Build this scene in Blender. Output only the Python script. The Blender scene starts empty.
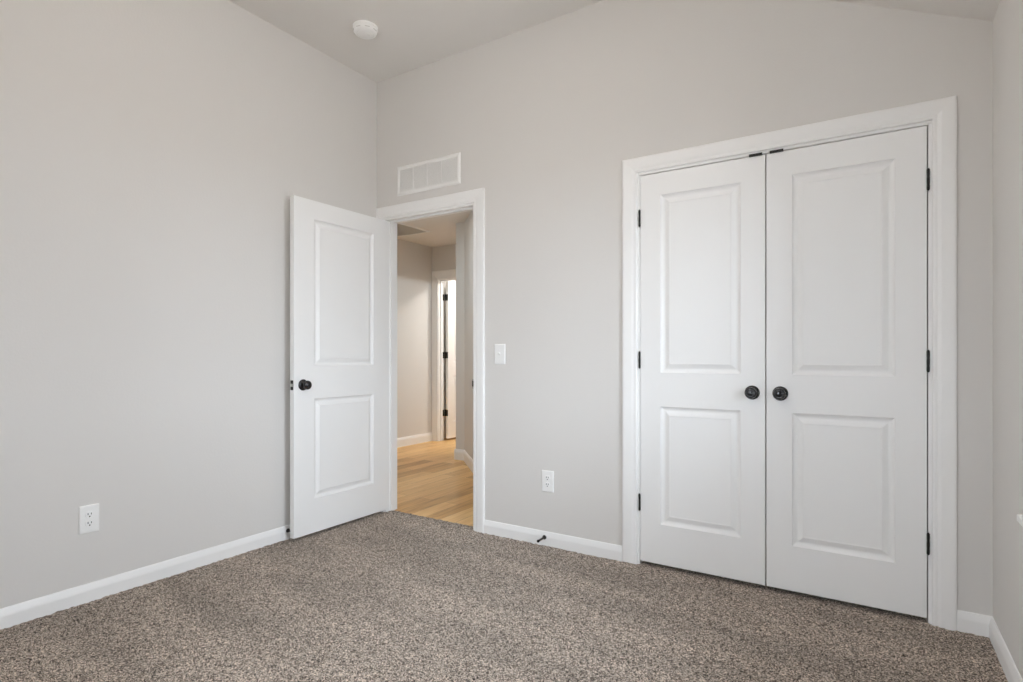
import bpy, bmesh, math, random
import numpy as np
from mathutils import Vector, Matrix

random.seed(4)
SC = bpy.context.scene
COL = SC.collection
PI = math.pi

# ------------------------------------------------------------------ camera
cam_data = bpy.data.cameras.new('camera')
cam_data.sensor_fit = 'HORIZONTAL'
cam_data.sensor_width = 36.0
cam_data.lens = 36.0 * 563.78 / 1023.0
cam_data.shift_y = 14.37 / 1023.0
cam_data.clip_start = 0.02
cam = bpy.data.objects.new('camera', cam_data)
COL.objects.link(cam)
cam.location = (2.9648, -2.8784, 1.1048)
cam.rotation_euler = (PI / 2, 0, math.radians(32.427))
SC.camera = cam

# ------------------------------------------------------------------ view and daylight
SC.view_settings.view_transform = 'Standard'
SC.view_settings.look = 'None'
SC.view_settings.exposure = 0.06
SC.view_settings.gamma = 1.0
SC.view_settings.use_curve_mapping = False
SC.cycles.use_denoising = True
SC.cycles.max_bounces = 16
SC.cycles.diffuse_bounces = 12
SC.cycles.transparent_max_bounces = 16

SKY = 14.6
world = bpy.data.worlds.new('overcast_sky')
SC.world = world
world.use_nodes = True
wn = world.node_tree
bg = wn.nodes['Background']
bg.inputs['Color'].default_value = (0.85, 0.935, 1.06, 1)
bg.inputs['Strength'].default_value = SKY

# room dimensions (metres); carpet surface is z = 0, back wall y = 0, left wall x = 0
W = 3.3725
FRONT = -3.40
CEIL = 3.05
RIDGE = 2.065
EAVE = 2.415
HALLC = 2.51
WIN = (-1.84, -0.64, 0.62, 2.06)      # y0, y1, z0, z1 of the window in the right wall
WIN_ADDED = (1.62, 2.38, 0.62, 2.06)  # x0, x1, z0, z1 of an added window behind the viewer, for frontal daylight


def lamp(name, kind, loc, energy, color=(1, 1, 1), size=None, size_y=None, direction=None):
    d = bpy.data.lights.new(name, kind)
    d.energy = energy
    d.color = color
    if kind == 'AREA':
        d.shape = 'RECTANGLE'
        d.size = size
        d.size_y = size_y or size
    elif kind == 'POINT':
        d.shadow_soft_size = size or 0.05
    o = bpy.data.objects.new(name, d)
    COL.objects.link(o)
    o.location = loc
    if direction is not None:
        o.rotation_euler = Vector(direction).to_track_quat('-Z', 'Y').to_euler()
    return o


def portal(name, loc, sx, sy, direction):
    o = lamp(name, 'AREA', loc, 1, size=sx, size_y=sy, direction=direction)
    o.data.cycles.is_portal = True
    return o


portal('window_daylight_portal', (W + 0.06, (WIN[0] + WIN[1]) / 2, (WIN[2] + WIN[3]) / 2),
       WIN[1] - WIN[0], WIN[3] - WIN[2], (-1, 0, 0))
portal('window_daylight_portal', ((WIN_ADDED[0] + WIN_ADDED[1]) / 2, FRONT - 0.06, (WIN_ADDED[2] + WIN_ADDED[3]) / 2),
       WIN_ADDED[1] - WIN_ADDED[0], WIN_ADDED[3] - WIN_ADDED[2], (0, 1, 0))  # daylight entering by the added window, out of view
lamp('bedroom_fill_light', 'POINT', (1.70, -1.75, 2.72), 18.0, (1.0, 0.925, 0.85), 0.14)  # added point light without a fixture, fills upper walls and ceiling
# added hall fill with no fixture, then lamps of the rooms off it
lamp('hall_fill_light', 'AREA', (-0.45, 0.65, 2.49), 10, (0.84, 0.95, 1.0), 0.25, 0.25, (0, 0, -1))
lamp('side_room_lamp', 'AREA', (0.75, 2.38, 2.05), 14, (0.88, 0.96, 1.0), 0.16, 0.08, (-1, 0, -0.05))
lamp('far_room_lamp', 'AREA', (-0.85, 3.5, 2.44), 34, (1.0, 0.97, 0.93), 0.35, 0.35, (0, 0, -1))


# ------------------------------------------------------------------ materials
def mat(name, color, rough=0.5, spec=0.5, metal=0.0, bump=None, emit=None, coat=0.0):
    m = bpy.data.materials.new(name)
    m.use_nodes = True
    nt = m.node_tree
    b = nt.nodes['Principled BSDF']
    b.inputs['Base Color'].default_value = (*color, 1)
    b.inputs['Roughness'].default_value = rough
    b.inputs['Metallic'].default_value = metal
    b.inputs['Specular IOR Level'].default_value = spec
    if coat:
        b.inputs['Coat Weight'].default_value = coat
    if bump:
        scale, strength, dist = bump
        tc = nt.nodes.new('ShaderNodeTexCoord')
        nz = nt.nodes.new('ShaderNodeTexNoise')
        nz.inputs['Scale'].default_value = scale
        nz.inputs['Detail'].default_value = 3
        bp = nt.nodes.new('ShaderNodeBump')
        bp.inputs['Strength'].default_value = strength
        bp.inputs['Distance'].default_value = dist
        nt.links.new(tc.outputs['Object'], nz.inputs['Vector'])
        nt.links.new(nz.outputs['Fac'], bp.inputs['Height'])
        nt.links.new(bp.outputs['Normal'], b.inputs['Normal'])
    return m


M = {}
M['paint'] = mat('greige_wall_paint', (0.712, 0.694, 0.671), 0.7, 0.25, bump=(90, 0.12, 0.004))
M['ceiling'] = mat('ceiling_paint', (0.79, 0.768, 0.74), 0.85, 0.15, bump=(70, 0.15, 0.004))
M['trim'] = mat('white_trim_paint', (0.89, 0.888, 0.880), 0.38, 0.4)
M['door'] = mat('white_door_paint', (0.885, 0.885, 0.878), 0.42, 0.4, bump=(220, 0.03, 0.001))
M['plastic'] = mat('white_plastic', (0.90, 0.90, 0.89), 0.3, 0.5)
M['vent'] = mat('white_enamel_metal', (0.88, 0.875, 0.86), 0.4, 0.5)
M['bronze'] = mat('oil_rubbed_bronze', (0.010, 0.0095, 0.011), 0.2, 0.6)
M['black'] = mat('black_hardware', (0.010, 0.009, 0.008), 0.45, 0.4)
M['rubber'] = mat('black_rubber', (0.008, 0.008, 0.008), 0.8, 0.2)
M['steel'] = mat('satin_nickel', (0.55, 0.53, 0.50), 0.3, 0.5, 1.0)
M['brass'] = mat('dull_brass', (0.45, 0.34, 0.18), 0.35, 0.5, 1.0)
M['dark'] = mat('dark_slot', (0.03, 0.03, 0.03), 0.8, 0.1)
M['duct'] = mat('grey_louvre_paint', (0.66, 0.65, 0.63), 0.7, 0.2)
M['subfloor'] = mat('grey_subfloor', (0.25, 0.24, 0.23), 0.9, 0.1)
M['lawn'] = mat('bare_gravel_ground', (0.46, 0.43, 0.40), 0.95, 0.05, bump=(8, 0.4, 0.05))


def carpet_material():
    m = bpy.data.materials.new('speckled_twist_carpet')
    m.use_nodes = True
    nt = m.node_tree
    N, L = nt.nodes, nt.links
    b = N['Principled BSDF']
    b.inputs['Roughness'].default_value = 0.95
    b.inputs['Specular IOR Level'].default_value = 0.08
    b.inputs['Sheen Weight'].default_value = 0.15
    b.inputs['Sheen Roughness'].default_value = 0.6
    tc = N.new('ShaderNodeTexCoord')
    # yarn tufts: voronoi cells each with a random yarn shade, warped so they look twisted
    warp = N.new('ShaderNodeTexNoise')
    warp.inputs['Scale'].default_value = 110
    warp.inputs['Detail'].default_value = 2
    mx = N.new('ShaderNodeMix')
    mx.data_type = 'RGBA'
    mx.blend_type = 'LINEAR_LIGHT'
    mx.inputs['Factor'].default_value = 0.006
    L.new(tc.outputs['Object'], warp.inputs['Vector'])
    L.new(tc.outputs['Object'], mx.inputs['A'])
    L.new(warp.outputs['Color'], mx.inputs['B'])
    vo = N.new('ShaderNodeTexVoronoi')
    vo.inputs['Scale'].default_value = 270
    vo.inputs['Randomness'].default_value = 1.0
    L.new(mx.outputs['Result'], vo.inputs['Vector'])
    sep = N.new('ShaderNodeSeparateColor')
    L.new(vo.outputs['Color'], sep.inputs['Color'])
    fine = N.new('ShaderNodeTexNoise')
    fine.inputs['Scale'].default_value = 420
    fine.inputs['Detail'].default_value = 2
    L.new(tc.outputs['Object'], fine.inputs['Vector'])
    avg = N.new('ShaderNodeMath')
    avg.operation = 'MULTIPLY_ADD'
    L.new(fine.outputs['Fac'], avg.inputs[0])
    avg.inputs[1].default_value = 0.8
    L.new(sep.outputs['Red'], avg.inputs[2])
    half = N.new('ShaderNodeMath')
    half.operation = 'SUBTRACT'
    L.new(avg.outputs[0], half.inputs[0])
    half.inputs[1].default_value = 0.4
    ramp = N.new('ShaderNodeValToRGB')
    e = ramp.color_ramp.elements
    e[0].position = 0.08
    e[0].color = (0.018, 0.010, 0.006, 1)
    e[1].position = 0.90
    e[1].color = (0.85, 0.73, 0.615, 1)
    for pos, c in ((0.32, (0.195, 0.143, 0.107, 1)), (0.62, (0.45, 0.370, 0.304, 1))):
        el = e.new(pos)
        el.color = c
    L.new(half.outputs[0], ramp.inputs['Fac'])
    # vacuum tracks: the pile leans one way or the other in broad soft bands
    mp = N.new('ShaderNodeMapping')
    mp.inputs['Rotation'].default_value = (0, 0, math.radians(-38))
    mp.inputs['Scale'].default_value = (0.55, 2.3, 1)
    L.new(tc.outputs['Object'], mp.inputs['Vector'])
    band = N.new('ShaderNodeTexNoise')
    band.inputs['Scale'].default_value = 1.6
    band.inputs['Detail'].default_value = 2.5
    L.new(mp.outputs['Vector'], band.inputs['Vector'])
    br = N.new('ShaderNodeMapRange')
    br.inputs['From Min'].default_value = 0.38
    br.inputs['From Max'].default_value = 0.62
    br.inputs['To Min'].default_value = 0.88
    br.inputs['To Max'].default_value = 1.14
    L.new(band.outputs['Fac'], br.inputs['Value'])
    mul = N.new('ShaderNodeMix')
    mul.data_type = 'RGBA'
    mul.blend_type = 'MULTIPLY'
    mul.inputs['Factor'].default_value = 1
    L.new(ramp.outputs['Color'], mul.inputs['A'])
    L.new(br.outputs['Result'], mul.inputs['B'])
    L.new(mul.outputs['Result'], b.inputs['Base Color'])
    bp = N.new('ShaderNodeBump')
    bp.inputs['Strength'].default_value = 0.8
    bp.inputs['Distance'].default_value = 0.006
    L.new(half.outputs[0], bp.inputs['Height'])
    L.new(bp.outputs['Normal'], b.inputs['Normal'])
    return m


def wood_material():
    m = bpy.data.materials.new('light_oak_planks')
    m.use_nodes = True
    nt = m.node_tree
    N, L = nt.nodes, nt.links
    b = N['Principled BSDF']
    b.inputs['Roughness'].default_value = 0.34
    b.inputs['Specular IOR Level'].default_value = 0.4
    tc = N.new('ShaderNodeTexCoord')
    rot = N.new('ShaderNodeMapping')
    rot.inputs['Rotation'].default_value = (0, 0, PI / 2)
    L.new(tc.outputs['Object'], rot.inputs['Vector'])
    br = N.new('ShaderNodeTexBrick')
    br.offset = 0.37
    br.inputs['Color1'].default_value = (0.0, 0.0, 0.0, 1)
    br.inputs['Color2'].default_value = (1.0, 1.0, 1.0, 1)
    br.inputs['Mortar'].default_value = (0.5, 0.5, 0.5, 1)
    br.inputs['Scale'].default_value = 1.0
    br.inputs['Mortar Size'].default_value = 0.0012
    br.inputs['Brick Width'].default_value = 1.22
    br.inputs['Row Height'].default_value = 0.128
    L.new(rot.outputs['Vector'], br.inputs['Vector'])
    gm = N.new('ShaderNodeMapping')
    gm.inputs['Scale'].default_value = (22, 1.6, 1)
    L.new(tc.outputs['Object'], gm.inputs['Vector'])
    gr = N.new('ShaderNodeTexNoise')
    gr.inputs['Scale'].default_value = 2.2
    gr.inputs['Detail'].default_value = 5
    gr.inputs['Distortion'].default_value = 0.4
    L.new(gm.outputs['Vector'], gr.inputs['Vector'])
    ad = N.new('ShaderNodeMath')
    ad.operation = 'MULTIPLY_ADD'
    L.new(gr.outputs['Fac'], ad.inputs[0])
    ad.inputs[1].default_value = 0.70
    sp = N.new('ShaderNodeSeparateColor')
    L.new(br.outputs['Color'], sp.inputs['Color'])
    sc_ = N.new('ShaderNodeMath')
    sc_.operation = 'MULTIPLY'
    sc_.inputs[1].default_value = 0.55
    L.new(sp.outputs['Red'], sc_.inputs[0])
    L.new(sc_.outputs[0], ad.inputs[2])
    ramp = N.new('ShaderNodeValToRGB')
    e = ramp.color_ramp.elements
    e[0].position = 0.22
    e[0].color = (0.34, 0.155, 0.042, 1)
    e[1].position = 0.92
    e[1].color = (0.88, 0.58, 0.25, 1)
    el = e.new(0.55)
    el.color = (0.64, 0.36, 0.12, 1)
    L.new(ad.outputs[0], ramp.inputs['Fac'])
    mm = N.new('ShaderNodeMix')
    mm.data_type = 'RGBA'
    mm.inputs['B'].default_value = (0.20, 0.11, 0.05, 1)
    L.new(br.outputs['Fac'], mm.inputs['Factor'])
    L.new(ramp.outputs['Color'], mm.inputs['A'])
    L.new(mm.outputs['Result'], b.inputs['Base Color'])
    return m


def glass_material():
    m = bpy.data.materials.new('window_glass')
    m.use_nodes = True
    nt = m.node_tree
    N, L = nt.nodes, nt.links
    N.remove(N['Principled BSDF'])
    out = N['Material Output']
    t = N.new('ShaderNodeBsdfTransparent')
    t.inputs['Color'].default_value = (0.97, 0.98, 0.975, 1)
    g = N.new('ShaderNodeBsdfGlossy')
    g.inputs['Roughness'].default_value = 0.02
    f = N.new('ShaderNodeFresnel')
    f.inputs['IOR'].default_value = 1.45
    x = N.new('ShaderNodeMixShader')
    L.new(f.outputs['Fac'], x.inputs['Fac'])
    L.new(t.outputs[0], x.inputs[1])
    L.new(g.outputs[0], x.inputs[2])
    L.new(x.outputs[0], out.inputs['Surface'])
    return m


M['carpet'] = carpet_material()
M['wood'] = wood_material()
M['glass'] = glass_material()


# ------------------------------------------------------------------ helpers
def link_bm(name, bm, m, parent=None, smooth=False, loc=None):
    me = bpy.data.meshes.new(name)
    bmesh.ops.recalc_face_normals(bm, faces=bm.faces[:])
    bm.to_mesh(me)
    bm.free()
    if smooth:
        for p in me.polygons:
            p.use_smooth = True
        me.set_sharp_from_angle(angle=math.radians(38))
    me.materials.append(m)
    o = bpy.data.objects.new(name, me)
    COL.objects.link(o)
    if parent is not None:
        o.parent = parent
    if loc is not None:
        o.location = loc
    return o


def tag(o, label=None, cat=None, kind=None, group=None):
    if label:
        o['label'] = label
    if cat:
        o['category'] = cat
    if kind:
        o['kind'] = kind
    if group:
        o['group'] = group
    return o


def empty(name, loc, label, cat, kind=None, group=None, rz=0.0):
    o = bpy.data.objects.new(name, None)
    o.empty_display_size = 0.1
    COL.objects.link(o)
    o.location = loc
    o.rotation_euler = (0, 0, rz)
    return tag(o, label, cat, kind, group)


def box(bm, x0, x1, y0, y1, z0, z1):
    v = [bm.verts.new(p) for p in ((x0, y0, z0), (x1, y0, z0), (x1, y1, z0), (x0, y1, z0),
                                   (x0, y0, z1), (x1, y0, z1), (x1, y1, z1), (x0, y1, z1))]
    for f in ((0, 3, 2, 1), (4, 5, 6, 7), (0, 1, 5, 4), (1, 2, 6, 5), (2, 3, 7, 6), (3, 0, 4, 7)):
        bm.faces.new([v[i] for i in f])
    return v


def bevel_all(bm, w, seg=2):
    bmesh.ops.bevel(bm, geom=bm.edges[:], offset=w, segments=seg, profile=0.5, affect='EDGES', clamp_overlap=True)


def bbox(x0, x1, y0, y1, z0, z1, w=0.002, seg=2):
    bm = bmesh.new()
    box(bm, x0, x1, y0, y1, z0, z1)
    bevel_all(bm, w, seg)
    return bm


def prism(bm, pts, z0, z1):
    a = [bm.verts.new((x, y, z0)) for x, y in pts]
    b = [bm.verts.new((x, y, z1)) for x, y in pts]
    n = len(pts)
    bm.faces.new(a[::-1])
    bm.faces.new(b)
    for i in range(n):
        bm.faces.new((a[i], a[(i + 1) % n], b[(i + 1) % n], b[i]))


def loft(bm, rings, closed=True, caps=True):
    """rings: lists of points of equal length, joined one after the other"""
    R = [[bm.verts.new(p) for p in r] for r in rings]
    n = len(R[0])
    for i in range(len(R) - 1):
        for j in range(n if closed else n - 1):
            k = (j + 1) % n
            bm.faces.new((R[i][j], R[i][k], R[i + 1][k], R[i + 1][j]))
    if caps:
        bm.faces.new(R[0][::-1])
        bm.faces.new(R[-1])
    return R


def lathe(bm, prof, axis, origin, seg=32):
    """profile of (distance along axis, radius) turned about the axis vector"""
    ax = Vector(axis).normalized()
    u = ax.orthogonal().normalized()
    v = ax.cross(u)
    O = Vector(origin)
    rings = []
    for t, r in prof:
        r = max(r, 1e-5)
        rings.append([O + ax * t + (u * math.cos(2 * PI * k / seg) + v * math.sin(2 * PI * k / seg)) * r for k in range(seg)])
    loft(bm, rings)


def wall_cells(bm, axis, t0, t1, u0, u1, z0, z1, holes):
    """wall slab normal to axis ('x' or 'y') between t0 and t1 with rectangular holes (u0,u1,z0,z1)"""
    us = sorted({u0, u1, *[h[0] for h in holes], *[h[1] for h in holes]})
    zs = sorted({z0, z1, *[h[2] for h in holes], *[h[3] for h in holes]})
    us = [u for u in us if u0 <= u <= u1]
    zs = [z for z in zs if z0 <= z <= z1]

    def solid(i, j):
        if i < 0 or j < 0 or i >= len(us) - 1 or j >= len(zs) - 1:
            return False
        cu, cz = (us[i] + us[i + 1]) / 2, (zs[j] + zs[j + 1]) / 2
        return not any(h[0] < cu < h[1] and h[2] < cz < h[3] for h in holes)

    cache = {}

    def V(u, z, t):
        k = (round(u, 5), round(z, 5), t)
        if k not in cache:
            cache[k] = bm.verts.new((t, u, z) if axis == 'x' else (u, t, z))
        return cache[k]

    for i in range(len(us) - 1):
        for j in range(len(zs) - 1):
            if not solid(i, j):
                continue
            a, b, c, d = us[i], us[i + 1], zs[j], zs[j + 1]
            for t in (t0, t1):
                bm.faces.new([V(a, c, t), V(b, c, t), V(b, d, t), V(a, d, t)])
            for (di, dj, p, q) in ((-1, 0, (a, c), (a, d)), (1, 0, (b, c), (b, d)), (0, -1, (a, c), (b, c)), (0, 1, (a, d), (b, d))):
                if not solid(i + di, j + dj):
                    bm.faces.new([V(*p, t0), V(*q, t0), V(*q, t1), V(*p, t1)])


def wall(name, label, axis, t0, t1, u0, u1, z0, z1, holes=(), m='paint'):
    bm = bmesh.new()
    wall_cells(bm, axis, t0, t1, u0, u1, z0, z1, list(holes))
    o = link_bm(name, bm, M[m])
    return tag(o, label, 'wall', 'structure')


# ------------------------------------------------------------------ key dimensions of the openings
PJ0, PJ1, PZ = 0.087, 0.848, 2.056           # passage: jamb faces and head
CJ0, CJ1, CZ = 1.939, 3.1685, 2.056          # closet: jamb faces and head
JT = 0.018                                   # jamb board thickness
BT = 0.115                                   # partition thickness
FX, FY = -1.835, 2.756                       # hall: left wall plane and far wall plane
FJ0, FJ1, FZ = -1.733, -0.965, 2.078         # far doorway
AX0, AX1, AY = -0.760, -0.643, 1.878         # end of the hall partition
LOW = -0.06                                  # walls start below the floor coverings

# ------------------------------------------------------------------ bedroom shell
wall('wall_back', 'greige back wall with the hallway doorway and the closet opening', 'y', 0, BT, FX - 0.1, W + 0.16, LOW, 3.20,
     [(PJ0 - JT, PJ1 + JT, LOW, PZ + JT), (CJ0 - JT, CJ1 + JT, LOW, CZ + JT)])
wall('wall_left', 'plain greige left wall behind the open door', 'x', -BT, 0, FRONT - BT, 0, LOW, 3.20)
wall('wall_right', 'greige right wall with the window beside the closet corner', 'x', W, W + 0.16, FRONT - BT, 0, LOW, 2.60,
     [WIN])
wall('wall_front', 'greige wall behind the viewer', 'y', FRONT - 0.16, FRONT, -BT, W + 0.16, LOW, 3.20, [WIN_ADDED])

bm = bmesh.new()
sl = (CEIL - EAVE) / (W - RIDGE)
xe = W + 0.16
pts = [(-BT, CEIL), (RIDGE, CEIL), (xe, CEIL - sl * (xe - RIDGE)), (xe, CEIL - sl * (xe - RIDGE) + 0.12), (RIDGE + 0.03, CEIL + 0.12), (-BT, CEIL + 0.12)]
loft(bm, [[(x, FRONT - BT, z) for x, z in pts], [(x, 0, z) for x, z in pts]])
tag(link_bm('ceiling', bm, M['ceiling']), 'flat bedroom ceiling that slopes down towards the right wall', 'ceiling', 'structure')


def carpet():
    verts, faces = [], []
    rng = np.random.default_rng(7)

    def patch(x0, x1, y0, y1, step, amp):
        nx = max(2, int(round((x1 - x0) / step)) + 1)
        ny = max(2, int(round((y1 - y0) / step)) + 1)
        X, Y = np.meshgrid(np.linspace(x0, x1, nx), np.linspace(y0, y1, ny))
        Z = rng.random((ny, nx))
        Z = (Z + np.roll(Z, 1, 0) + np.roll(Z, 1, 1)) / 3 - 0.5
        Z = Z * 2 * amp
        jx = (rng.random((ny, nx)) - 0.5) * step * 0.6
        jy = (rng.random((ny, nx)) - 0.5) * step * 0.6
        jx[:, 0] = jx[:, -1] = 0
        jy[0, :] = jy[-1, :] = 0
        base = len(verts)
        verts.extend(np.stack([X + jx, Y + jy, Z], -1).reshape(-1, 3).tolist())
        i = np.arange((ny - 1) * (nx - 1))
        r, c = i // (nx - 1), i % (nx - 1)
        a = base + r * nx + c
        faces.extend(np.stack([a, a + 1, a + nx + 1, a + nx], -1).tolist())

    patch(0, W, -2.75, 0, 0.007, 0.005)
    patch(0, W, FRONT, -2.75, 0.03, 0.002)
    patch(PJ0, PJ1, 0, 0.062, 0.007, 0.005)
    patch(CJ0, CJ1, 0, BT, 0.01, 0.004)
    patch(1.86, W, BT, 0.72, 0.04, 0.002)
    # a flat backing under the pile, so the floor is a solid
    for (x0, x1, y0, y1) in ((0, W, FRONT, 0), (PJ0, PJ1, 0, 0.062), (CJ0, CJ1, 0, BT), (1.86, W, BT, 0.72)):
        b0 = len(verts)
        verts.extend([(x0, y0, -0.02), (x1, y0, -0.02), (x1, y1, -0.02), (x0, y1, -0.02)])
        faces.append((b0, b0 + 3, b0 + 2, b0 + 1))
    me = bpy.data.meshes.new('floor')
    me.from_pydata(verts, [], faces)
    for p in me.polygons:
        p.use_smooth = True
    me.materials.append(M['carpet'])
    o = bpy.data.objects.new('floor', me)
    COL.objects.link(o)
    return tag(o, 'speckled brown and beige cut pile carpet covering the bedroom floor', 'carpet', 'structure')


carpet()

# closet interior (seen only as darkness in the gaps around the doors)
bm = bmesh.new()
wall_cells(bm, 'x', 1.76, 1.86, BT, 0.82, LOW, 2.5, [])
wall_cells(bm, 'x', W, W + 0.16, BT, 0.82, LOW, 2.5, [])
wall_cells(bm, 'y', 0.72, 0.82, 1.86, W, LOW, 2.5, [])
box(bm, 1.86, W, BT, 0.72, 2.44, 2.5)
box(bm, 1.86, W, BT, 0.72, LOW, -0.021)
tag(link_bm('wall_closet', bm, M['paint']), 'inner walls of the closet behind the double doors', 'wall', 'structure')

# ------------------------------------------------------------------ hall shell
bm = bmesh.new()
box(bm, FX - 0.1, 1.76, 0.062, 4.5, -0.05, -0.004)
tag(link_bm('floor_hall', bm, M['wood']), 'light oak plank floor of the hallway beyond the doorway', 'floor', 'structure')
bm = bmesh.new()
box(bm, FX - 0.1, 1.76, BT, 4.5, HALLC, HALLC + 0.1)
tag(link_bm('ceiling_hall', bm, M['ceiling']), 'hallway ceiling beyond the doorway', 'ceiling', 'structure')
wall('wall_hall_left', 'hallway wall seen on the left through the doorway', 'x', FX - 0.1, FX, BT, 4.5, LOW, HALLC)
wall('wall_hall_far', 'hallway end wall with a doorway to a bright room', 'y', FY, FY + BT, FX, AX1, LOW, HALLC,
     [(FJ0 - JT, FJ1 + JT, LOW, FZ + JT)])
wall('wall_hall_partition', 'short hallway partition with a side doorway', 'x', AX0, AX1, AY, FY, LOW, HALLC,
     [(2.0, 2.745, LOW, 2.045)])
bm = bmesh.new()
prism(bm, [(AX1, AY), (0.11, AY - (0.11 - AX1)), (1.66, AY - (0.11 - AX1)), (1.66, AY - (0.11 - AX1) + 0.1), (0.15, AY - (0.11 - AX1) + 0.1), (AX1, AY + 0.14)], LOW, HALLC)
tag(link_bm('wall_hall_right', bm, M['paint']), 'angled hallway wall at the right of the doorway view', 'wall', 'structure')
wall('wall_hall_end', 'hallway wall at the end beside the closet', 'x', 1.66, 1.76, BT, 4.5, LOW, HALLC)
wall('wall_rear', 'rear wall of the rooms off the hallway', 'y', 4.4, 4.5, FX, 1.66, LOW, HALLC)
wall('wall_room_divider', 'wall between the two rooms off the hallway', 'x', AX0, AX1, FY + BT, 4.4, LOW, HALLC)

# ground outside the window
bm = bmesh.new()
box(bm, -25, 30, -30, 25, -0.6, -0.5)
tag(link_bm('ground', bm, M['lawn']), 'bare gravel ground outside the windows', 'ground', 'structure')


# ------------------------------------------------------------------ baseboards
BBH, BBT = 0.081, 0.0125


def baseboard(name, label, p0, p1, nrm, h=BBH, m0=0.0, m1=0.0, z0=-0.03):
    """profiled skirting from p0 to p1 (2D), nrm = direction into the room; m0/m1 = +1 inside mitre, -1 outside mitre"""
    p0, p1, nrm = Vector(p0), Vector(p1), Vector(nrm).normalized()
    d = (p1 - p0).normalized()
    sec = [(0, z0), (BBT, z0), (BBT, h - 0.032), (BBT - 0.0012, h - 0.025), (BBT - 0.0040, h - 0.014),
           (BBT - 0.0062, h - 0.006), (BBT - 0.0080, h - 0.001), (BBT - 0.0100, h), (0, h)]
    r0, r1 = [], []
    for v, z in sec:
        a = p0 + nrm * v + d * (v * m0)
        b = p1 + nrm * v - d * (v * m1)
        r0.append((a.x, a.y, z))
        r1.append((b.x, b.y, z))
    bm = bmesh.new()
    loft(bm, [r0, r1])
    return tag(link_bm(name, bm, M['trim']), label, 'baseboard', 'structure')


PC1 = PJ1 + 0.013 + 0.079          # outer edge of passage casing
CC0 = CJ0 - 0.013 - 0.079
CC1 = CJ1 + 0.013 + 0.079
baseboard('baseboard_left', 'white baseboard along the left wall', (0, FRONT), (0, 0), (1, 0), m0=1, m1=1)
baseboard('baseboard_back', 'white baseboard between the doorway and the closet', (PC1, 0), (CC0, 0), (0, -1))
baseboard('baseboard_back', 'short white baseboard between the closet and the right corner', (CC1, 0), (W, 0), (0, -1), m1=1)
baseboard('baseboard_right', 'white baseboard along the right wall', (W, FRONT), (W, 0), (-1, 0), m0=1, m1=1)
baseboard('baseboard_front', 'white baseboard along the wall behind the viewer', (0, FRONT), (W, FRONT), (0, 1), m0=1, m1=1)
HB = 0.108
k = math.tan(PI / 8)
baseboard('baseboard_hall', 'white baseboard on the left hallway wall', (FX, BT), (FX, FY), (1, 0), h=HB)
baseboard('baseboard_hall', 'white baseboard on the end of the hallway partition', (AX0 - BBT, AY), (AX1, AY), (0, -1), h=HB, m1=-k)
q = Vector((-1, -1)).normalized()
baseboard('baseboard_hall', 'white baseboard along the angled hallway wall', (AX1, AY), (0.11, AY - (0.11 - AX1)), q, h=HB, m0=-k)


# ------------------------------------------------------------------ casings and jambs
def casing_section(width):
    s = width / 0.079
    return [(0, 0), (0, 0.008), (0.003, 0.0105), (0.010 * s, 0.0110), (0.016 * s, 0.0100), (0.021 * s, 0.0118), (0.030 * s, 0.0145), (0.060 * s, 0.0165),
            (0.071 * s, 0.0165), (0.076 * s, 0.0150), (width, 0.0120), (width, 0)]


def door_casing(name, label, j0, j1, zt, y, side, wl=0.079, wr=0.079, wt=0.079, reveal=0.013, depth=BT, stop=None, floor_z=-0.02, stop_y=None):
    """casing on the wall face y; side = -1 when the room lies towards -y"""
    root = empty(name, ((j0 + j1) / 2, y, 0), label, 'door frame', 'structure')
    ox, oy = root.location.x, root.location.y

    def P(x, v, z):
        return (x - ox, v * side, z)

    zi = zt + reveal
    for sgn, xi, w in ((-1, j0 - reveal, wl), (1, j1 + reveal, wr)):
        sec = casing_section(w)
        bm = bmesh.new()
        loft(bm, [[P(xi + sgn * u, v, floor_z) for u, v in sec], [P(xi + sgn * u, v, zi + u * wt / w) for u, v in sec]])
        link_bm('casing_leg', bm, M['trim'], root)
    sec = casing_section(wt)
    bm = bmesh.new()
    loft(bm, [[P(j0 - reveal - u * wl / wt, v, zi + u) for u, v in sec], [P(j1 + reveal + u * wr / wt, v, zi + u) for u, v in sec]])
    link_bm('casing_head', bm, M['trim'], root)
    # jamb boards lining the opening
    d0, d1 = (0, -depth * side)
    ya, yb = min(d0, d1) , max(d0, d1)
    for x0, x1 in ((j0 - JT, j0), (j1, j1 + JT)):
        bm = bmesh.new()
        box(bm, x0 - ox, x1 - ox, ya, yb, floor_z, zt)
        bevel_all(bm, 0.0015, 1)
        link_bm('side_jamb', bm, M['trim'], root)
    bm = bmesh.new()
    box(bm, j0 - JT - ox, j1 + JT - ox, ya, yb, zt, zt + JT)
    bevel_all(bm, 0.0015, 1)
    link_bm('head_jamb', bm, M['trim'], root)
    if stop:
        s0, s1 = stop
        bm = bmesh.new()
        for x0, x1 in ((j0, j0 + 0.011), (j1 - 0.011, j1)):
            box(bm, x0 - ox, x1 - ox, s0, s1, floor_z, zt)
        box(bm, j0 + 0.011 - ox, j1 - 0.011 - ox, s0, s1, zt - 0.011, zt)
        link_bm('stop_moulding', bm, M['trim'], root)
    return root


passage = door_casing('trim_1', 'white moulded casing around the hallway doorway', PJ0, PJ1, PZ, 0.0, -1, wl=PJ0 - 0.013, stop=(0.040, 0.075))
closet = door_casing('trim_2', 'white moulded casing around the closet double doors', CJ0, CJ1, CZ, 0.0, -1)
door_casing('trim_3', 'white casing around the far hallway doorway', FJ0, FJ1, FZ, FY, -1, wl=FJ0 - 0.008 - FX - 0.001, wr=0.1, wt=0.108, reveal=0.008, stop=(0.040, 0.075))

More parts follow.
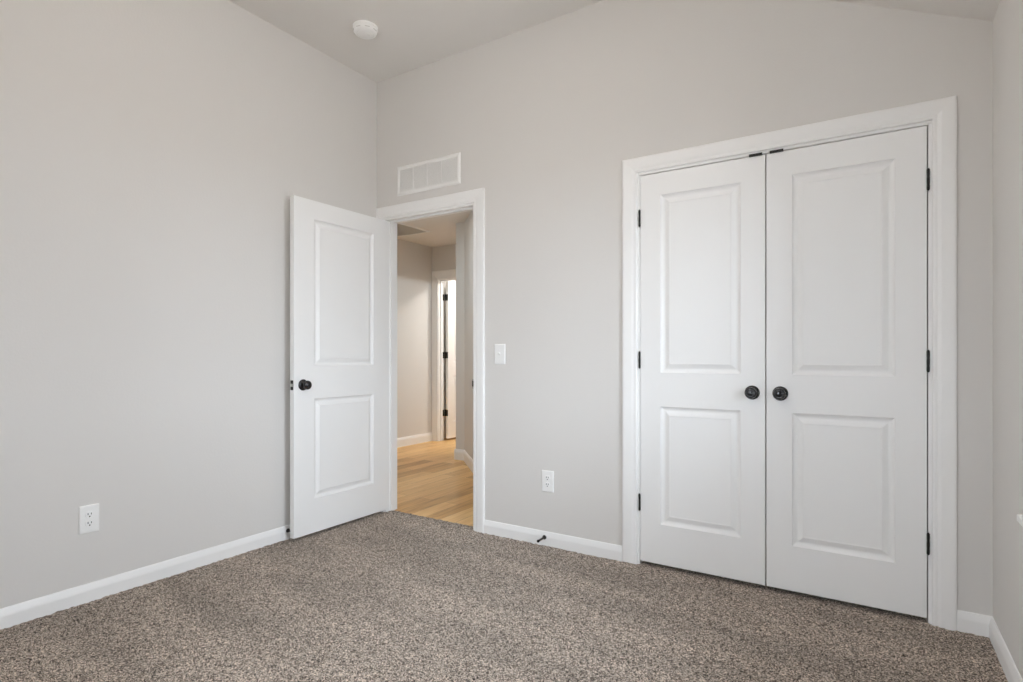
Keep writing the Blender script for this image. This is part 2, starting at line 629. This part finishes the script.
# strike plate of the passage door on its latch jamb
bm = bbox(PJ1 - 0.0018 - (PJ0 + PJ1) / 2, PJ1 + 0.001 - (PJ0 + PJ1) / 2, -0.002, 0.032, 0.895, 0.955, 0.0006, 1)
box(bm, PJ1 - 0.003 - (PJ0 + PJ1) / 2, PJ1 + 0.003 - (PJ0 + PJ1) / 2, -0.006, 0.000, 0.908, 0.945)
tag(link_bm('strike_plate', bm, M['black'], passage), 'black metal strike plate')


# ------------------------------------------------------------------ doors
PROF = [(0.0, 0.0), (0.0015, -0.0022), (0.005, -0.0064), (0.010, -0.0102), (0.015, -0.0120), (0.020, -0.0124),
        (0.024, -0.0116), (0.034, -0.0070), (0.043, -0.0034), (0.047, -0.0026), (0.050, -0.0038), (0.0515, -0.0038)]


def door_leaf_mesh(w, h, t, panels):
    """leaf in local x 0..w, z 0..h, y 0 (front) .. t (back), moulded raised panels on both faces"""
    bm = bmesh.new()
    xs = sorted({0, w, *[p[0] for p in panels], *[p[1] for p in panels]})
    zs = sorted({0, h, *[p[2] for p in panels], *[p[3] for p in panels]})
    for face, sy in ((0.0, 1), (t, -1)):
        V = {}

        def v(x, z):
            kk = (round(x, 5), round(z, 5))
            if kk not in V:
                V[kk] = bm.verts.new((x, face, z))
            return V[kk]
        for i in range(len(xs) - 1):
            for j in range(len(zs) - 1):
                cx, cz = (xs[i] + xs[i + 1]) / 2, (zs[j] + zs[j + 1]) / 2
                if any(p[0] < cx < p[1] and p[2] < cz < p[3] for p in panels):
                    continue
                bm.faces.new([v(xs[i], zs[j]), v(xs[i + 1], zs[j]), v(xs[i + 1], zs[j + 1]), v(xs[i], zs[j + 1])])
        for p in panels:
            prev = None
            for o, dz in PROF:
                a, b, c, d = p[0] + o, p[1] - o, p[2] + o, p[3] - o
                y = face - dz * sy
                if o == 0.0:
                    ring = [v(a, c), v(b, c), v(b, d), v(a, d)]
                else:
                    ring = [bm.verts.new(q_) for q_ in ((a, y, c), (b, y, c), (b, y, d), (a, y, d))]
                if prev:
                    for s in range(4):
                        bm.faces.new((prev[s], prev[(s + 1) % 4], ring[(s + 1) % 4], ring[s]))
                prev = ring
            bm.faces.new(prev)
    # rim, with the edges split where the faces are split
    bm.verts.ensure_lookup_table()
    for (fixed, val, vals, ax) in (('z', 0, xs, 0), ('z', h, xs, 0), ('x', 0, zs, 2), ('x', w, zs, 2)):
        for i in range(len(vals) - 1):
            a, b = vals[i], vals[i + 1]
            if fixed == 'z':
                q_ = [(a, 0, val), (b, 0, val), (b, t, val), (a, t, val)]
            else:
                q_ = [(val, 0, a), (val, 0, b), (val, t, b), (val, t, a)]
            bm.faces.new([bm.verts.new(p) for p in q_])
    bmesh.ops.remove_doubles(bm, verts=bm.verts[:], dist=0.00005)
    return bm


def knob_parts(root, origin, axis, reach=0.058, mk='bronze'):
    bm = bmesh.new()
    lathe(bm, [(0, 0.0335), (0.003, 0.0335), (0.006, 0.031), (0.008, 0.026), (0.0095, 0.0165), (0.012, 0.013)], axis, origin)
    rose = link_bm('rosette', bm, M[mk], root, True)
    s = reach / 0.058
    bm = bmesh.new()
    lathe(bm, [(0.010 * s, 0.0115), (0.022 * s, 0.0105), (0.026 * s, 0.014), (0.030 * s, 0.0215), (0.035 * s, 0.0262), (0.041 * s, 0.0275),
               (0.047 * s, 0.0262), (0.052 * s, 0.0225), (0.0545 * s, 0.0190), (0.0550 * s, 0.0165), (0.0545 * s, 0.0150), (0.0560 * s, 0.0135), (0.0575 * s, 0.008), (0.058 * s, 0.001)],
          axis, origin)
    link_bm('door_knob', bm, M[mk], root, True)
    return rose


def hinge(root, x, y, z, leaf_dir, h=0.082, r=0.0055, leaves=()):
    """hinge knuckle with ball tips; leaves = boxes (x0,x1,y0,y1) beside it"""
    bm = bmesh.new()
    lathe(bm, [(-h / 2 - 0.005, 0.002), (-h / 2 - 0.002, r * 0.8), (-h / 2, r * 0.9), (-h / 2, r), (-h / 2 + h * 0.2, r), (-h / 2 + h * 0.2 + 0.0008, r * 0.88), (-h / 2 + h * 0.4, r),
               (-h / 2 + h * 0.6, r), (-h / 2 + h * 0.6 + 0.0008, r * 0.88), (-h / 2 + h * 0.8, r), (h / 2, r), (h / 2, r * 0.9), (h / 2 + 0.002, r * 0.8), (h / 2 + 0.005, 0.002)],
          (0, 0, 1), (x, y, z), 16)
    for (x0, x1, y0, y1) in leaves:
        box(bm, x0, x1, y0, y1, z - h / 2, z + h / 2)
    return link_bm('hinge', bm, M['black'], root, True)


DH, DT, DB = 2.0285, 0.035, 0.022
ZP = [(0.206, 0.818), (0.993, 1.915)]      # panel heights measured from the leaf's foot


def panels_for(w, stile, shift=0.0, lift=0.0):
    return [(stile + shift, w - stile + shift, a + (lift if i else 0), b) for i, (a, b) in enumerate(ZP)]


# --- closet doors: front face flush with the wall plane, hinges at the outer jambs
mid = 2.5525
FACE = 0.001
for name, label, x0, x1, hx, kx, cx, lab_side in (
        ('door_2', 'left leaf of the white two-panel closet doors', CJ0 + 0.003, mid - 0.0030, CJ0 + 0.0005, 2.493, 2.5085, -1),
        ('door_3', 'right leaf of the white two-panel closet doors', mid + 0.0030, CJ1 - 0.0045, CJ1 - 0.0005, 2.6145, 2.5985, 1)):
    root = empty(name, (x0, FACE, DB), label, 'door', 'structure')
    w = x1 - x0
    link_bm('leaf', door_leaf_mesh(w, DH, DT, panels_for(w, 0.108)), M['door'], root)
    kn = knob_parts(root, (kx - x0, 0, 0.928 - DB), (0, -1, 0))
    for hz in (1.832, 1.085, 0.334):
        hinge(root, hx - x0, -0.0055, hz - 0.004 - DB, 0)
    bm = bbox(cx - 0.029 - x0, cx + 0.029 - x0, -0.012, 0.010, DH - 0.001, DH + 0.0045, 0.0008, 1)
    box(bm, cx - 0.029 - x0, cx + 0.029 - x0, -0.0055, -0.0012, DH, DH + 0.0110)
    tag(link_bm('ball_catch', bm, M['black'], root), 'black metal ball catch at the top of the door')

# --- passage door, swung open 90 degrees along the left wall
OX = 0.098                                     # x of the face towards the viewer
LEN = 0.760
root = empty('door_1', (OX, -0.760, DB), 'open white two-panel door with black knob standing against the left wall', 'door', 'structure', rz=PI / 2)
# local x runs towards the hinge (+y in the room), local y towards -x
link_bm('leaf', door_leaf_mesh(LEN, DH, DT, panels_for(LEN, 0.135, 0.009, 0.024)), M['door'], root)
knob_parts(root, (0.064, 0, 0.928 - DB), (0, -1, 0))
knob_parts(root, (0.064, DT, 0.928 - DB), (0, 1, 0), reach=0.046)
bm = bbox(-0.0015, 0.001, 0.005, DT - 0.005, 0.928 - DB - 0.029, 0.928 - DB + 0.029, 0.0005, 1)
lp = link_bm('latch_plate', bm, M['black'], root)
bm = bmesh.new()
prism(bm, [(-0.012, 0.007), (-0.010, 0.007), (0.0, 0.007), (0.0, 0.027), (-0.003, 0.027)], 0.928 - DB - 0.0085, 0.928 - DB + 0.0085)
lb = link_bm('latch_bolt', bm, M['steel'], lp)
for hz in (1.832, 1.085, 0.334):
    hinge(root, LEN + 0.004, DT + 0.004, hz - DB, 0, leaves=[(LEN, LEN + 0.0018, 0.004, DT)])

# --- far door in the bright room at the end of the hall, open 90 degrees
bx = FJ0 - 0.018 + 0.030
root = empty('door_4', (FJ0 + 0.058, FY + BT + 0.012, 0.020), 'white door standing open in the bright room at the end of the hallway', 'door', 'structure', rz=PI / 2)
link_bm('leaf', door_leaf_mesh(0.762, DH + 0.025, DT, panels_for(0.762, 0.115)), M['door'], root)
for hz in (1.853, 1.10, 0.345):
    hinge(root, -0.006, DT + 0.006, hz - 0.012, 0, leaves=[(-0.0025, 0.0, 0.002, DT + 0.004), (-0.004, -0.0015, 0.002, DT + 0.020), (-0.046, -0.010, 0.0545, 0.0578)])

# ------------------------------------------------------------------ window in the right wall
def ring_frame(bm, y0, y1, z0, z1, w, x0, x1):
    wall_cells(bm, 'x', x0, x1, y0, y1, z0, z1, [(y0 + w, y1 - w, z0 + w, z1 - w)])


def window(name, loc, rz, hy, hz_, label):
    """local x points out of the room"""
    root = empty(name, loc, label, 'window', 'structure', rz=rz)
    bm = bmesh.new()
    ring_frame(bm, -hy, hy, 0, hz_, 0.045, 0.085, 0.150)
    fr = link_bm('window_frame', bm, M['trim'], root)
    for y0, y1, x0 in ((-hy + 0.045, 0.02, 0.095), (-0.02, hy - 0.045, 0.118)):
        bm = bmesh.new()
        ring_frame(bm, y0, y1, 0.045, hz_ - 0.045, 0.038, x0, x0 + 0.022)
        s = link_bm('sash', bm, M['trim'], root)
        bm = bmesh.new()
        box(bm, x0 + 0.009, x0 + 0.013, y0 + 0.036, y1 - 0.036, 0.081, hz_ - 0.081)
        link_bm('pane', bm, M['glass'], s)
    bm = bbox(-0.030, 0.085, -hy - 0.035, hy + 0.038, -0.020, 0.002, 0.004, 3)
    link_bm('window_sill', bm, M['trim'], root)
    bm = bbox(-0.017, 0.0, -hy - 0.015, hy + 0.018, -0.100, -0.020, 0.003, 2)
    link_bm('apron', bm, M['trim'], root)


window('window_1', (W, (WIN[0] + WIN[1]) / 2, WIN[2]), 0, (WIN[1] - WIN[0]) / 2, WIN[3] - WIN[2],
       'white framed window with a projecting sill in the right wall')
window('added_window_2', ((WIN_ADDED[0] + WIN_ADDED[1]) / 2, FRONT, WIN_ADDED[2]), -PI / 2, (WIN_ADDED[1] - WIN_ADDED[0]) / 2, WIN_ADDED[3] - WIN_ADDED[2],
       'added white framed window, unseen behind the viewer, for frontal daylight')

# ------------------------------------------------------------------ wall return grille
gx0, gx1, gz0, gz1 = 0.2015, 0.7505, 2.207, 2.408
gcx, gcz = (gx0 + gx1) / 2, (gz0 + gz1) / 2
root = empty('return_air_grille', (gcx, 0, gz0), 'white rectangular return air grille on the wall above the hallway doorway', 'air vent')
gw, gh = (gx1 - gx0), (gz1 - gz0)
hw = gw / 2


def bevel_frame(bm, P, hw, z0, z1, rings):
    """rings: (inset, height); closed frame whose section runs through the rings"""
    R = []
    for ins, hh in rings:
        R.append([bm.verts.new(P(*c, hh)) for c in ((-hw + ins, z0 + ins), (hw - ins, z0 + ins), (hw - ins, z1 - ins), (-hw + ins, z1 - ins))])
    n = len(R)
    for i in range(n):
        j = (i + 1) % n
        for s in range(4):
            bm.faces.new((R[i][s], R[i][(s + 1) % 4], R[j][(s + 1) % 4], R[j][s]))


PW = lambda x, z, h: (x, -h, z)
bm = bmesh.new()
bevel_frame(bm, PW, hw, 0, gh, [(0, 0.0), (0.0005, 0.003), (0.010, 0.0085), (0.024, 0.0085), (0.0255, 0.007), (0.0255, 0.0)])
fr = link_bm('frame', bm, M['vent'], root)
bm = bmesh.new()
box(bm, -hw + 0.0255, hw - 0.0255, -0.0012, 0.0, 0.0255, gh - 0.0255)
tag(link_bm('backing', bm, M['duct'], root), 'grey shadowed backing behind the fins')
inner = gw - 0.051
mw = 0.011
for i in (1, 2, 3):
    xc = -hw + 0.0255 + inner * i / 4
    bm = bmesh.new()
    box(bm, xc - mw / 2, xc + mw / 2, -0.0085, -0.0012, 0.0255, gh - 0.0255)
    link_bm('mullion', bm, M['vent'], root)
ih = gh - 0.051
for i in range(4):
    x0 = -hw + 0.0255 + inner * i / 4 + (mw / 2 if i else 0)
    x1 = -hw + 0.0255 + inner * (i + 1) / 4 - (mw / 2 if i < 3 else 0)
    bm = bmesh.new()
    nf = 22
    for f in range(nf):
        zc = 0.0255 + ih * (f + 0.5) / nf
        # fins tilt down towards the room
        prism_pts = [(-0.0069, zc - 0.0036), (-0.0062, zc - 0.0041), (-0.0030, zc + 0.0030), (-0.0037, zc + 0.0034)]
        loft(bm, [[(x0, y, z) for y, z in prism_pts], [(x1, y, z) for y, z in prism_pts]])
    link_bm('louvre_panel', bm, M['vent'], root)
for sx in (-1, 1):
    bm = bmesh.new()
    lathe(bm, [(0, 0.0038), (0.0012, 0.0036), (0.0020, 0.0020)], (0, -1, 0), (sx * (hw - 0.017), -0.0085, gh / 2), 12)
    link_bm('screw', bm, M['vent'], fr)

# ------------------------------------------------------------------ hall ceiling grille
root = empty('ceiling_return_grille', (-1.495, 1.728, HALLC), 'white framed grille with grey louvres in the hallway ceiling', 'air vent')
PCe = lambda x, z, h: (x, z, -h)
gx, gy = 0.268, 0.30
bm = bmesh.new()


def frame_rect(bm, P, x0, x1, z0, z1, rings):
    R = []
    for ins, hh in rings:
        R.append([bm.verts.new(P(*c, hh)) for c in ((x0 + ins, z0 + ins), (x1 - ins, z0 + ins), (x1 - ins, z1 - ins), (x0 + ins, z1 - ins))])
    n = len(R)
    for i in range(n):
        j = (i + 1) % n
        for s in range(4):
            bm.faces.new((R[i][s], R[i][(s + 1) % 4], R[j][(s + 1) % 4], R[j][s]))


frame_rect(bm, PCe, -gx, gx, -gy, gy, [(0, 0.0), (0.001, 0.004), (0.008, 0.009), (0.028, 0.009), (0.030, 0.007), (0.030, 0.0)])
link_bm('frame', bm, M['trim'], root)
bm = bmesh.new()
box(bm, -gx + 0.03, gx - 0.03, -gy + 0.03, gy - 0.03, -0.0012, 0)
tag(link_bm('backing', bm, M['duct'], root), 'grey shadowed backing behind the louvres')
bm = bmesh.new()
nl = 16
for f in range(nl):
    yc = -gy + 0.03 + (2 * gy - 0.06) * (f + 0.5) / nl
    pp = [(yc - 0.0075, -0.0074), (yc - 0.0070, -0.0082), (yc + 0.0070, -0.0060), (yc + 0.0065, -0.0052)]
    loft(bm, [[(-gx + 0.03, y, z) for y, z in pp], [(gx - 0.03, y, z) for y, z in pp]])
link_bm('louvre_panel', bm, M['duct'], root)

# ------------------------------------------------------------------ smoke detector
root = empty('smoke_detector', (0.442, -0.523, CEIL), 'round white smoke detector on the ceiling above the open door', 'smoke detector')
root.scale = (1.06, 1.06, 1.12)
bm = bmesh.new()
lathe(bm, [(0, 0.068), (0.010, 0.068), (0.0115, 0.0665), (0.0125, 0.064)], (0, 0, -1), (0, 0, 0), 48)
link_bm('base', bm, M['plastic'], root, True)
bm = bmesh.new()
lathe(bm, [(0.012, 0.060), (0.014, 0.066), (0.026, 0.0645), (0.033, 0.0600), (0.037, 0.0535), (0.0385, 0.046), (0.0375, 0.0445), (0.0375, 0.0425), (0.0395, 0.041), (0.0415, 0.022), (0.042, 0.001)],
      (0, 0, -1), (0, 0, 0), 48)
cov = link_bm('cover', bm, M['plastic'], root, True)
for a in range(8):
    th = 2 * PI * a / 8 + 0.2
    bm = bmesh.new()
    box(bm, -0.0135, 0.0135, 0.0, 0.003, -0.0015, 0.0015)
    bmesh.ops.transform(bm, matrix=Matrix.Rotation(th, 4, 'Z') @ Matrix.Translation((0, 0.0632, -0.0265)), verts=bm.verts[:])
    link_bm('vent_slot', bm, M['duct'], cov)
bm = bmesh.new()
lathe(bm, [(0.040, 0.010), (0.0435, 0.0095), (0.0442, 0.006)], (0, 0, -1), (0.016, 0.012, 0), 24)
link_bm('test_button', bm, M['plastic'], root, True)


# ------------------------------------------------------------------ wall plates (local x across, y = -h out of the wall, z up)
def plate(root, w, h):
    bm = bmesh.new()
    hw, hh = w / 2, h / 2
    rings = []
    for ins, d in ((0, 0.0), (0.0, 0.0034), (0.002, 0.0052), (0.005, 0.0060), (0.008, 0.0062)):
        rings.append([(sx * (hw - ins), -d, sz * (hh - ins)) for sx, sz in ((-1, -1), (1, -1), (1, 1), (-1, 1))])
    loft(bm, rings)
    return link_bm('cover_plate', bm, M['plastic'], root)


def screw(root, x, z, d=0.006):
    bm = bmesh.new()
    lathe(bm, [(0, 0.0034), (0.0008, 0.0032), (0.0013, 0.0018)], (0, -1, 0), (x, -d, z), 12)
    box(bm, x - 0.0028, x + 0.0028, -d - 0.0015, -d - 0.0010, z - 0.0004, z + 0.0004)
    link_bm('screw', bm, M['plastic'], root)


def outlet(loc, rz, label):
    root = empty('wall_outlet', loc, label, 'outlet', group='white duplex wall outlets', rz=rz)
    plate(root, 0.077, 0.123)
    for s in (-1, 1):
        zc = s * 0.0197
        bm = bmesh.new()
        pts = []
        for kk in range(32):
            a = 2 * PI * kk / 32
            pts.append((0.0170 * math.cos(a), max(-0.0142, min(0.0142, 0.0172 * math.sin(a))) + zc))
        loft(bm, [[(x, -0.0055, z) for x, z in pts], [(x, -0.0078, z) for x, z in pts], [(x * 0.95, -0.0084, zc + (z - zc) * 0.95) for x, z in pts]])
        rec = link_bm('receptacle', bm, M['plastic'], root)
        for x0, hgt in ((-0.0064, 0.0092), (0.0064, 0.0076)):
            bm = bmesh.new()
            box(bm, x0 - 0.0015, x0 + 0.0015, -0.0087, -0.0080, zc + 0.0035 - hgt / 2, zc + 0.0035 + hgt / 2)
            link_bm('slot', bm, M['dark'], rec)
        bm = bmesh.new()
        lathe(bm, [(0, 0.0030), (0.0007, 0.0030)], (0, -1, 0), (0, -0.0080, zc - 0.0080), 14)
        link_bm('ground_hole', bm, M['dark'], rec)
    screw(root, 0, 0)
    return root


outlet((1.3875, 0, 0.374), 0, 'white duplex outlet on the back wall between the doorway and the closet')
outlet((0, -1.757, 0.370), PI / 2, 'white duplex outlet low on the left wall')

root = empty('light_switch', (1.0535, 0, 1.1125), 'white toggle light switch on the wall right of the hallway doorway', 'light switch')
plate(root, 0.077, 0.123)
bm = bbox(-0.0055, 0.0055, -0.0072, -0.005, -0.0125, 0.0125, 0.0006, 1)
link_bm('toggle_collar', bm, M['plastic'], root)
bm = bmesh.new()
loft(bm, [[(-0.0042, -0.006, -0.004), (0.0042, -0.006, -0.004), (0.0042, -0.006, 0.006), (-0.0042, -0.006, 0.006)],
          [(-0.0034, -0.0175, 0.0055), (0.0034, -0.0175, 0.0055), (0.0034, -0.0165, 0.0115), (-0.0034, -0.0165, 0.0115)]])
link_bm('toggle', bm, M['plastic'], root)
screw(root, 0, 0.030)
screw(root, 0, -0.030)


# ------------------------------------------------------------------ door stops on the baseboards
def door_stop(loc, rz, length, label, drop=0.0):
    root = empty('door_stop', loc, label, 'door stop', group='black door stops on the baseboards', rz=rz)
    ax = Vector((0, -1, -drop)).normalized()
    bm = bmesh.new()
    lathe(bm, [(0, 0.0125), (0.003, 0.0125), (0.006, 0.011), (0.009, 0.007), (0.011, 0.0052)], (0, -1, 0), (0, 0, 0), 20)
    link_bm('base', bm, M['black'], root, True)
    bm = bmesh.new()
    lathe(bm, [(0.008, 0.0062), (length - 0.012, 0.0056)], ax, (0, 0, 0), 14)
    link_bm('rod', bm, M['black'], root, True)
    bm = bmesh.new()
    lathe(bm, [(length - 0.014, 0.0060), (length - 0.012, 0.0078), (length - 0.003, 0.0078), (length, 0.0055)], ax, (0, 0, 0), 16)
    link_bm('rubber_tip', bm, M['rubber'], root, True)
    return root


door_stop((1.371, -BBT, 0.049), 0, 0.080, 'black rod door stop on the baseboard below the back wall outlet', 0.03)
door_stop((BBT, -0.739, 0.052), PI / 2, 0.047, 'black door stop on the left baseboard behind the open door edge')
